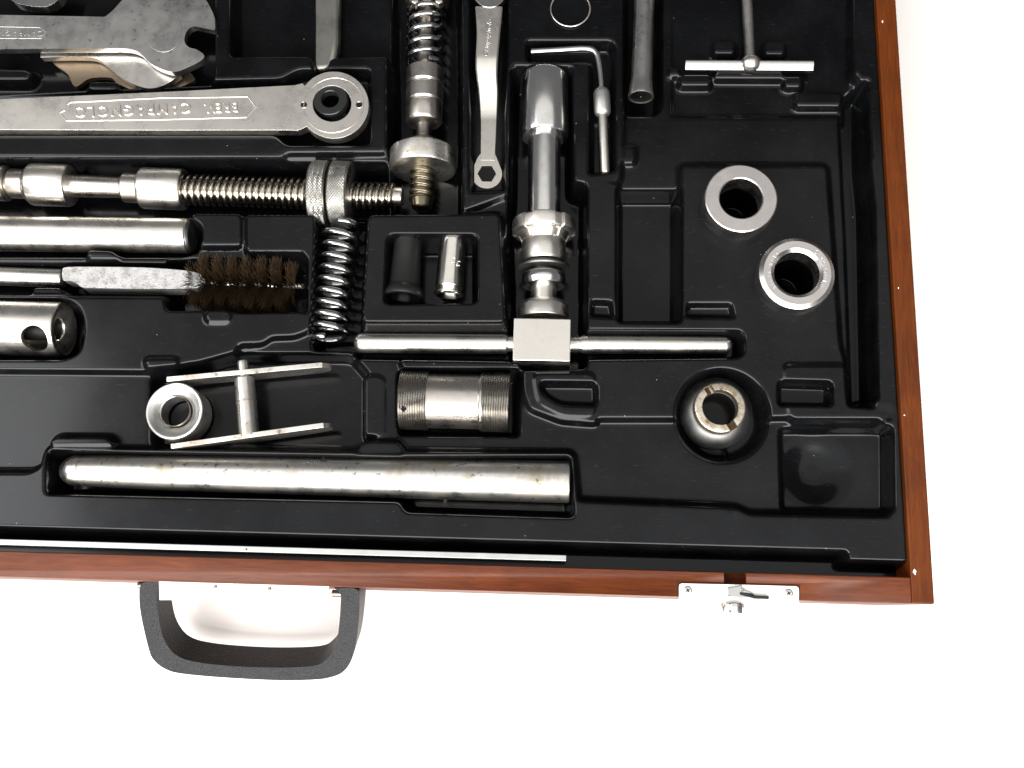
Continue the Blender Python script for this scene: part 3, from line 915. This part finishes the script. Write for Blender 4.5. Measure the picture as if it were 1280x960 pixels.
V, Fc = [], []
NB = 5200
for i in range(NB):
    f = i / NB
    dpx = 302 + 126 * f + rng.normal(0, .7)
    a = f * 2 * math.pi * 7 + rng.normal(0, .72)
    s, rr = conv(dpx, 32 + rng.normal(0, 2.2) - (6 if f < .05 or f > .95 else 0))
    lean = rng.normal(0, 1.4); tw = rng.normal(0, .10)
    d0 = e1 * math.cos(a) + e2 * math.sin(a); d1 = e1 * math.cos(a + tw) + e2 * math.sin(a + tw)
    sd = np.cross(d0, ax_)
    prev = None
    for k_ in range(3):
        q = k_ / 2
        c = WA + ax_ * (s + lean * q * q) + (d0 * (1 - q) + d1 * q) * (.5 + rr * q)
        w = .13
        b0 = len(V)
        V += [c + sd * w, c - sd * w * .5 + ax_ * w, c - sd * w * .5 - ax_ * w]
        if k_:
            for j in range(3): Fc.append((b0 - 3 + j, b0 - 3 + (j + 1) % 3, b0 + (j + 1) % 3, b0 + j))
br = build('bristles', V, Fc, M['bristle'], t)
br['kind'] = 'stuff'

# ---- hollow tube with cross hole
t = Thing('cross_drilled_tube', 'thick bright tube with a round hole near its open end, at the left edge', 'tube', P(30, 411, -36))
A, B, zc = (-60, 408), (100, 412), -17
tb = lathe_px(t, 'tube', A, B, zc, [(0, 26), (0, 33), (139, 33), (141, 31.8), (141.5, 27), (134, 13), (127, 13), (120, 26)], M['satin'], n=128, ch=.5, close=True)
hc = P(43, 425, 0)
cut = lathe(None, 'cutter', P(44, 424, -2) - np.array([1.0, -6, 12.0]), np.array([0, -.45, .9]), [(-4, 0), (-4, 8.8), (30, 8.8), (30, 0)], None, n=48, ch=0, smooth=False)
boolean_cut(tb, cut)
lathe_px(t, 'hollow_shade', A, B, zc, [(2, 0), (2, 14), (118, 14), (131, 13), (131, 0)], M['inside'], ch=.4)  # solid dark core added so the tube's hollow looks shaded

# ---- linkage: two side plates and a cross pin
t = Thing('yoke', 'pair of thin pale side plates joined by a cross pin, beside the round nut', 'yoke', P(310, 505, -24))
for nm, (p0, p1) in (('side_plate', ((208, 474), (411, 455))), ('side_plate', ((213, 558), (413, 530)))):
    Wa, Wb = P(p0[0], p0[1], -3), P(p1[0], p1[1], -3)
    ex = Wb - Wa; Lh = np.linalg.norm(ex); ex /= Lh; ey = np.cross(EZ, ex)
    prof = catmull([(0, -6), (2, -1), (8, 0), (Lh - 14, 0), (Lh - 4, -1.5), (Lh, -7), (Lh - 4, -13), (Lh - 20, -15), (Lh * .5, -16), (10, -14), (2, -11)], 4)
    n = len(prof); V = []
    for side in (1.55, -1.55):
        for (a, h_) in prof: V.append(Wa + ex * a + EZ * h_ + ey * side)
    Fc = [tuple(range(n)), tuple(reversed(range(n, 2 * n)))] + [(i, (i + 1) % n, (i + 1) % n + n, i + n) for i in range(n)]
    build(nm, V, Fc, M['worn'], t, bevel=.5)
lathe_px(t, 'cross_pin', (303.5, 451), (312, 553), -8, [(0, 0), (0, 6.5), (3, 7), (10, 7), (20, 7), (22, 12), (96, 12.5), (97, 0)], M['worn'], ch=.5)
lathe_px(t, 'pin_groove', (303.5, 451), (312, 553), -8, [(51, 11.5), (51.3, 12.7), (53, 12.7), (53.3, 11.5)], M['rusty'], ch=0)

# ---- round nut
t = Thing('round_nut', 'round grey nut with threaded bore standing at the left end of the yoke', 'nut', P(217, 513, -24))
sc = np.linalg.norm(P(222, 513, -4) - P(212, 513, -4)) / 10
lathe(t, 'body', P(217.5, 513.5, -4), -EZ, [(0, 33 * sc), (0, 35 * sc), (1, 36 * sc), (18, 36 * sc), (18, 20 * sc), (5, 20 * sc), (4.5, 22 * sc), (2.2, 26 * sc), (1.6, 28 * sc), (.2, 32 * sc)], M['cast'], close=True, ch=.3, n=80)
WA_ = P(217.5, 513.5, -7.5)
V, Fc = [], []
n, ns = 48, 60
for i in range(ns):
    s = 12.0 * i / (ns - 1)
    for j in range(n):
        a = 2 * math.pi * j / n; ph = (s / 1.4 + j / n) % 1
        rr = 19.8 * sc - .7 * (1 - abs(2 * ph - 1))
        V.append(WA_ + np.array([math.cos(a) * rr, math.sin(a) * rr, -s]))
for i in range(ns - 1):
    for j in range(n): q = (j + 1) % n; Fc.append((i * n + j, i * n + q, (i + 1) * n + q, (i + 1) * n + j))
build('bore_thread', V, Fc, M['dark'], t, angle=60)

# ---- long tapering tube at the front
t = Thing('long_round_bar', 'long stained steel round bar lying in the front trough', 'bar', P(400, 595, -30))
A, B, zc = (77, 588), (712, 602.5), -14
lathe_px(t, 'bar', A, B, zc, [(27, 0), (27, 18.8), (120, 21.3), (250, 23), (428, 24.6), (430, 25), (560, 25.6), (633, 26), (635, 25.2), (635, 0)], M['worn'], n=96, ch=.4)
lathe_px(t, 'end_cap', A, B, zc, [(0, 0), (1, 9), (6, 14), (12, 17.4), (16, 18.8), (25.5, 18.8), (26.3, 17.6), (28, 17.6), (28, 0)], M['satin'], n=72, ch=.5)
lathe(t, 'set_hole', P(555, 623.5, -1) - EZ * 9, np.array([0, -.7, .6]), [(0, 1.4), (4.2, 1.4), (4.2, 0)], M['inside'], n=16, ch=0)

# ---- threaded sleeve
t = Thing('threaded_sleeve', 'dark steel sleeve with fine threads at both ends and a smooth middle', 'threaded sleeve', P(570, 502, -28))
A, B, zc = (502, 500), (640, 503.5), -15
thread_px(t, 'thread', A, B, zc, 36.5, 3.0, 1.2, M['dark'], 0, 34, n=72)
lathe_px(t, 'body', A, B, zc, [(33, 0), (33, 34), (36, 33.2), (38, 33.4), (96, 33.4), (98, 33), (99, 35), (103, 35), (103, 0)], M['machined'], n=96, ch=.3)
thread_px(t, 'thread', A, B, zc, 37, 3.0, 1.2, M['dark'], 102, 135, n=72)
for u, v in ((504, 511), (632, 499)):
    lathe(t, 'key_slot', P(u, v, 3.2) - EZ * 1.5, EZ, [(0, 1.9), (.9, 1.9), (.9, 0)], M['inside'], n=4, ch=.1)

# ---- big cutter with T handle
t = Thing('headset_cutter', 'large chrome cutting tool with collars, square head and long cross handle', 'cutting tool', P(680, 300, -36))
A, B, zc = (681, 93), (679, 450), -17
def dv(v): return v - 93
lathe_px(t, 'sleeve', A, B, zc, [(0, 0), (0, 24), (2, 27.5), (5, 29), (dv(168), 30.5), (dv(172), 29), (dv(173), 21), (dv(173), 0)], M['chrome'], n=96, ch=.6)
lathe_px(t, 'shaft', A, B, zc, [(dv(170), 0), (dv(170), 20.5), (dv(277), 20.5), (dv(277), 0)], M['chrome'], n=80)


def flats(d, r, a): 
    return r * (1 - (.09 if r > 10 and abs((a % (math.pi / 3)) - math.pi / 6) < .16 else 0))


lathe_px(t, 'flange', A, B, zc, [(dv(276), 0), (dv(276), 37), (dv(277.5), 39.5), (dv(291), 40.5), (dv(293), 38.5), (dv(294), 32), (dv(302), 28), (dv(302), 0)], M['satin'], n=180, rfun=flats, ch=.3)
lathe_px(t, 'collar', A, B, zc, [(dv(298), 0), (dv(298), 24), (dv(303), 27.5), (dv(326), 27.5), (dv(329), 25.5), (dv(330), 14), (dv(330), 0)], M['satin'], n=80)
lathe_px(t, 'groove', A, B, zc, [(dv(328), 0), (dv(328), 17), (dv(343), 17), (dv(343), 0)], M['bronze'])
lathe_px(t, 'snap_ring', A, B, zc, [(dv(333), 17), (dv(333), 32), (dv(336), 33.5), (dv(338), 32), (dv(338), 17)], M['gunmetal'], close=True, ch=.3)
lathe_px(t, 'nut', A, B, zc, [(dv(341), 0), (dv(341), 23), (dv(344), 27), (dv(352), 28), (dv(358), 26), (dv(361), 16), (dv(361), 0)], M['chrome'], n=72)
lathe_px(t, 'neck', A, B, zc, [(dv(358), 0), (dv(358), 15.8), (dv(381), 16), (dv(381), 0)], M['satin'])
lathe_px(t, 'boss', A, B, zc, [(dv(377), 0), (dv(377), 20), (dv(379), 27), (dv(385), 32.5), (dv(400), 32.5), (dv(400), 0)], M['satin'], n=80)
a0 = P(677, 398, -1.5); a1 = P(677, 451, -1.5); wx = np.linalg.norm(P(713.5, 424, -1.5) - P(641.5, 424, -1.5)); ly = np.linalg.norm(a1 - a0)
box(t, 'head_block', P(677.3, 424.3, -1.5) - EZ * (wx * .42), (EX, EY, EZ), (wx, ly, wx * .84), M['satin'], bevel=.7)
hA, hB = (443, 428.5), (915, 431.5)
lathe_px(t, 'cross_handle', hA, hB, -17, [(0, 0), (.6, 5), (3, 9), (7, 11.6), (10, 12), (190, 11.8), (192, 9.5), (282, 9.5), (286, 11), (464, 10.6), (469, 8.5), (472, 4), (472.5, 0)], M['satin'], n=48, ch=.4)

# ---- black and chrome sockets
t = Thing('black_socket', 'black tapered socket with a flared foot standing beside the chrome one', 'socket', P(507, 335, -32), 'sockets in the square pocket')
A, B = (510.5, 292), (503.5, 376)
lathe_px(t, 'body', A, B, -16, [(0, 0), (0, 13), (2, 16.5), (30, 17.5), (66, 19.5), (70, 23), (76, 26), (80, 26), (80, 20), (72, 17), (60, 15), (60, 0)], M['black_rubber'], n=64, ch=.6)
t = Thing('chrome_socket', 'short bright chrome socket with stamped marks beside the black one', 'socket', P(564, 330, -32), 'sockets in the square pocket')
A, B = (566.5, 292.5), (560.5, 372)
lathe_px(t, 'body', A, B, -16, [(0, 0), (0, 14.5), (1, 16), (30, 16.4), (66, 17.2), (68, 17.2), (69, 14), (70, 14), (75, 19), (77, 17), (70, 13), (60, 12), (60, 0)], M['socketchrome'], n=64, ch=.4)
lettering(t, 'stamped_mark', 'S', (567, 325), -6.75, 5, 7, (1, .2), M['chrome'], relief=.3)
lettering(t, 'stamped_mark', 'C', (573, 329), -8.35, 4.5, 6.5, (1, .3), M['chrome'], relief=.3)

# ---- small double ended ring spanner
t = Thing('ring_spanner', 'slim cranked ring spanner with hexagonal end, pointing down the middle slot', 'spanner', P(609, 110, -17))
prof_uv = [(594, 8), (596, 40), (594.5, 75), (595.5, 95), (598, 115), (600, 150), (600, 185), (597, 196), (591, 206)]
ringp = [(608.6 + 19 * math.cos(a), 217.5 + 18 * math.sin(a)) for a in np.linspace(math.radians(205), math.radians(-25), 40)]
prof_r = [(624.5, 202), (620, 190), (620, 185), (621.5, 150), (622.5, 115), (621.5, 95), (622, 75), (625, 40), (628, 8)]
zt = -5.0
def crank(p):
    yy = p[1]; ya, yb2 = P(608, 74, -6)[1], P(608, 150, -12)[1]
    f = min(1, max(0, (ya - yy) / (ya - yb2)))
    return -11 * (f * f * (3 - 2 * f) * .35 + f * .65)
def dense(pts, step=3.0):
    out = []
    for a, b_ in zip(pts, pts[1:] + pts[:1]):
        k_ = max(1, int(math.hypot(b_[0] - a[0], b_[1] - a[1]) / step))
        for i in range(k_): out.append((a[0] + (b_[0] - a[0]) * i / k_, a[1] + (b_[1] - a[1]) * i / k_))
    return out
# shank as a strip with real cross rows so the crank bends smoothly
rows = []
Lp = catmull(prof_uv[:7] + [(600.2, 200)], 8, closed=False); Rp = catmull(list(reversed(prof_r))[:7] + [(619.5, 200)], 8, closed=False)
V, Fc = [], []
nrow = len(Lp)
for (l, r_2) in zip(Lp, Rp):
    zz = 0
    wl = P(l[0], l[1], zt); zz = crank(wl); wl = P(l[0], l[1], zt + zz + .2); wr = P(r_2[0], r_2[1], zt + zz + .2)
    e = (wr - wl)
    V += [wl - EZ * .7, wl + e * .06, wr - e * .06, wr - EZ * .7, wr - EZ * 3.6, wl - EZ * 3.6]
for i in range(nrow - 1):
    for j in range(6):
        q = (j + 1) % 6; Fc.append((i * 6 + j, i * 6 + q, (i + 1) * 6 + q, (i + 1) * 6 + j))
Fc.append(tuple(range(6))); Fc.append(tuple(range((nrow - 1) * 6, nrow * 6)))
build('shank', V, Fc, M['satin'], t)
hexh = [(608.6 + 11.8 * math.cos(a), 217.0 + 11.4 * math.sin(a)) for a in np.radians([0, 60, 120, 180, 240, 300])]
slab(t, 'ring_end', [(602, 190), (597, 197)] + ringp + [(620.4, 196), (618, 190)], zt - 11, 5.5, M['satin'], holes=[hexh], bevel=.9, segs=3)
slab(t, 'ring_end', circle(612, -11.5, 21, 20.5, 48), zt + .8, 6, M['chrome'], bevel=1.4, segs=3)
lettering(t, 'stamped_text', 'Campagnolo', (610, 47), zt + .05, 46, 8, (.12, -1), M['chrome'], relief=.4, shear=.3)

# ---- wire ring
t = Thing('wire_ring', 'thin pale wire ring lying flat above the angled key', 'ring', P(713, 12, -7))
c = P(713, 11, -6); rr = 24.6 * np.linalg.norm(P(718, 11, -6) - P(708, 11, -6)) / 10
tube(t, 'wire', [c + np.array([math.cos(a) * rr, math.sin(a) * rr, 0]) for a in np.linspace(0, 2 * math.pi, 97)], .6, M['satin'], n=8)

# ---- angled key
t = Thing('angled_key', 'thin right-angled key with a round collar on its long leg', 'hex key', P(745, 120, -17))
pa = catmull([(664, 64.5), (700, 62.5), (728, 60.8), (740, 62.5), (746, 69), (749.5, 84), (752, 112)], 8, closed=False)
tube(t, 'short_leg', [P(u, v, -9) for u, v in pa], 2.0, M['chrome'], n=14, rs=[2.0] * len(pa))
lathe_px(t, 'collar', (751.5, 110), (753.5, 147), -9, [(0, 0), (0, 4.5), (3, 8.5), (7, 10.3), (30, 10.3), (33, 9), (35, 5), (35, 0)], M['cast'], ch=.4)
lathe_px(t, 'long_leg', (753, 140), (756.5, 217), -9, [(0, 0), (0, 5.8), (75, 5.6), (77, 4.2), (77.2, 0)], M['satin'], ch=.4)

# ---- tube in the top slot
t = Thing('slim_tube', 'slim dull grey tube with flared mouth, in the slot right of the angled key', 'tube', P(803, 60, -26))
lathe_px(t, 'tube', (807.5, -60), (801, 122), -7, [(0, 0), (0, 12), (120, 12.5), (160, 13), (172, 14.5), (180, 16.2), (182, 16), (181, 13.5)], M['grey'], n=56, ch=.3)
lathe_px(t, 'mouth_plug', (807.5, -60), (801, 122), -7, [(176, 0), (181, 0.1), (181, 14.5), (176, 14)], M['dark'], n=48, ch=.2)

# ---- small T wrench
t = Thing('tee_wrench', 'small bright T wrench with a ball joint in the top right corner', 'wrench', P(937, 60, -15))
lathe_px(t, 'shaft', (930.5, -60), (937.5, 74), -8, [(0, 0), (0, 6.4), (134, 6.6), (134, 0)], M['grey'], n=32)
Wa, Wb = P(856.5, 81.5, -6), P(1017, 82.5, -6)
ex = Wb - Wa; Lb = np.linalg.norm(ex); ex /= Lb; ey = np.cross(EZ, ex)
hh = 3.15
pr = [(-hh, -3), (-hh, -.2), (-hh + .7, .0), (0.2, 1.6), (.9, 1.8), (hh - .4, 1.8), (hh, 1.2), (hh, -3)]
V = []; n = len(pr)
for s in (0, Lb):
    for (a, z_) in pr: V.append(Wa + ex * s + ey * a + EZ * z_)
Fc = [tuple(range(n)), tuple(reversed(range(n, 2 * n)))] + [(i, (i + 1) % n, (i + 1) % n + n, i + n) for i in range(n)]
build('cross_bar', V, Fc, M['chrome'], t, bevel=.3)
c = P(938, 79, -5)
lathe(t, 'ball_joint', c - EX * 6.2, EX, [(0, 0)] + [(6.2 - 6.2 * math.cos(a), 5.6 * math.sin(a) ** .8) for a in np.linspace(.15, math.pi - .15, 16)] + [(12.4, 0)], M['satin'], n=48, ch=0)

# ---- rings on the platform
def ring(label, u, v, zt_, ro, ri, hgt, mat, chamf, inner_ch, base_scale=1.0):
    t = Thing('steel_ring', label, 'ring', P(u, v, -7), 'steel rings on the raised floor')
    sc = np.linalg.norm(P(u + 5, v, zt_) - P(u - 5, v, zt_)) / 10
    ro *= sc; ri *= sc
    lathe(t, 'body', P(u, v, zt_), -EZ, [(0, ri + inner_ch), (0, ro - chamf), (chamf * .8, ro), (hgt, ro), (hgt, ri), (inner_ch, ri)], mat, close=True, ch=.12, n=120, angle=18)
    return t, sc


t, sc = ring('smooth grey steel ring, the upper of the two on the raised floor', 926.5, 247.5, 9, 45.5, 26.8, 16, M['ringsteel'], .7, .7)
t, sc = ring('chamfered steel ring with stamped lettering, lower and nearer the wooden rail', 997, 340.5, 9, 47.5, 28.5, 16, M['ringsteel'], 2.6, 2.2)


def arc_text(thing, s, u, v, z, r_px, a_mid, h_px, step, mat):
    """letters stamped round a face"""
    k = len(s)
    for i, chx in enumerate(s):
        if chx == ' ': continue
        a = a_mid + (i - (k - 1) / 2) * step
        cx, cy = u + r_px * math.cos(a), v + r_px * math.sin(a)
        lettering(thing, 'stamped_letter', chx, (cx, cy), z, h_px * .75, h_px, (-math.sin(a), math.cos(a)), mat, relief=.28)


arc_text(t, 'CAMPAGNOLO', 997, 340.5, 9, 35.0, math.radians(-10), 5.2, math.radians(8.5), M['chrome'])
arc_text(t, 'BREV. INT.', 997, 340.5, 9, 35.0, math.radians(185), 4.6, math.radians(8.5), M['chrome'])

# ---- slotted cup with rust in the round pocket
t = Thing('slotted_cup', 'rust stained bearing cup with two slots in its rim, inside the round pocket', 'bearing cup', P(900, 512, -24))
zt_ = -2.0
sc = np.linalg.norm(P(905, 509, zt_) - P(895, 509, zt_)) / 10
cW = P(900.5, 509, zt_)
a1 = math.atan2(-(489 - 529.0), (0 + 1))  # slot direction in the place
dvec = P(916, 532, zt_) - P(885, 483, zt_); sa = math.atan2(dvec[1], dvec[0])
rim = lathe(t, 'rim', cW, -EZ, [(0, 22.5 * sc), (0, 30.5 * sc), (.8, 32.5 * sc), (9, 33 * sc), (9, 22 * sc)], M['rusty'], close=True, ch=.2, n=90)
ex = np.array([math.cos(sa), math.sin(sa), 0]); ey = np.array([-math.sin(sa), math.cos(sa), 0])
cut = box(None, 'cutter', cW, (ex, ey, EZ), (60, 5.4, 13), None, bevel=0, smooth=False)
boolean_cut(rim, cut)
lathe(t, 'body', cW - EZ * 6.2, -EZ, [(.4, 21.8 * sc), (.4, 32 * sc), (1.2, 35.5 * sc), (4.5, 42 * sc), (9, 46 * sc), (15, 47 * sc), (15, 22 * sc)], M['gunmetal'], close=True, ch=.6, n=90)
lathe(t, 'bore', cW - EZ * 7.2, -EZ, [(0, 22.6 * sc), (1, 21.8 * sc), (16, 21 * sc), (17, 0)], M['inside'], ch=.2, n=64)

# dark slabs added as painted shade in the slots, each against one wall
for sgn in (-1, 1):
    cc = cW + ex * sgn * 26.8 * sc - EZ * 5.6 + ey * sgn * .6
    box(t, 'slot_shade_slab', cc, (ex, ey, EZ), (9.6 * sc, 4.1, 1.0), M['slot_shade'], bevel=.15)
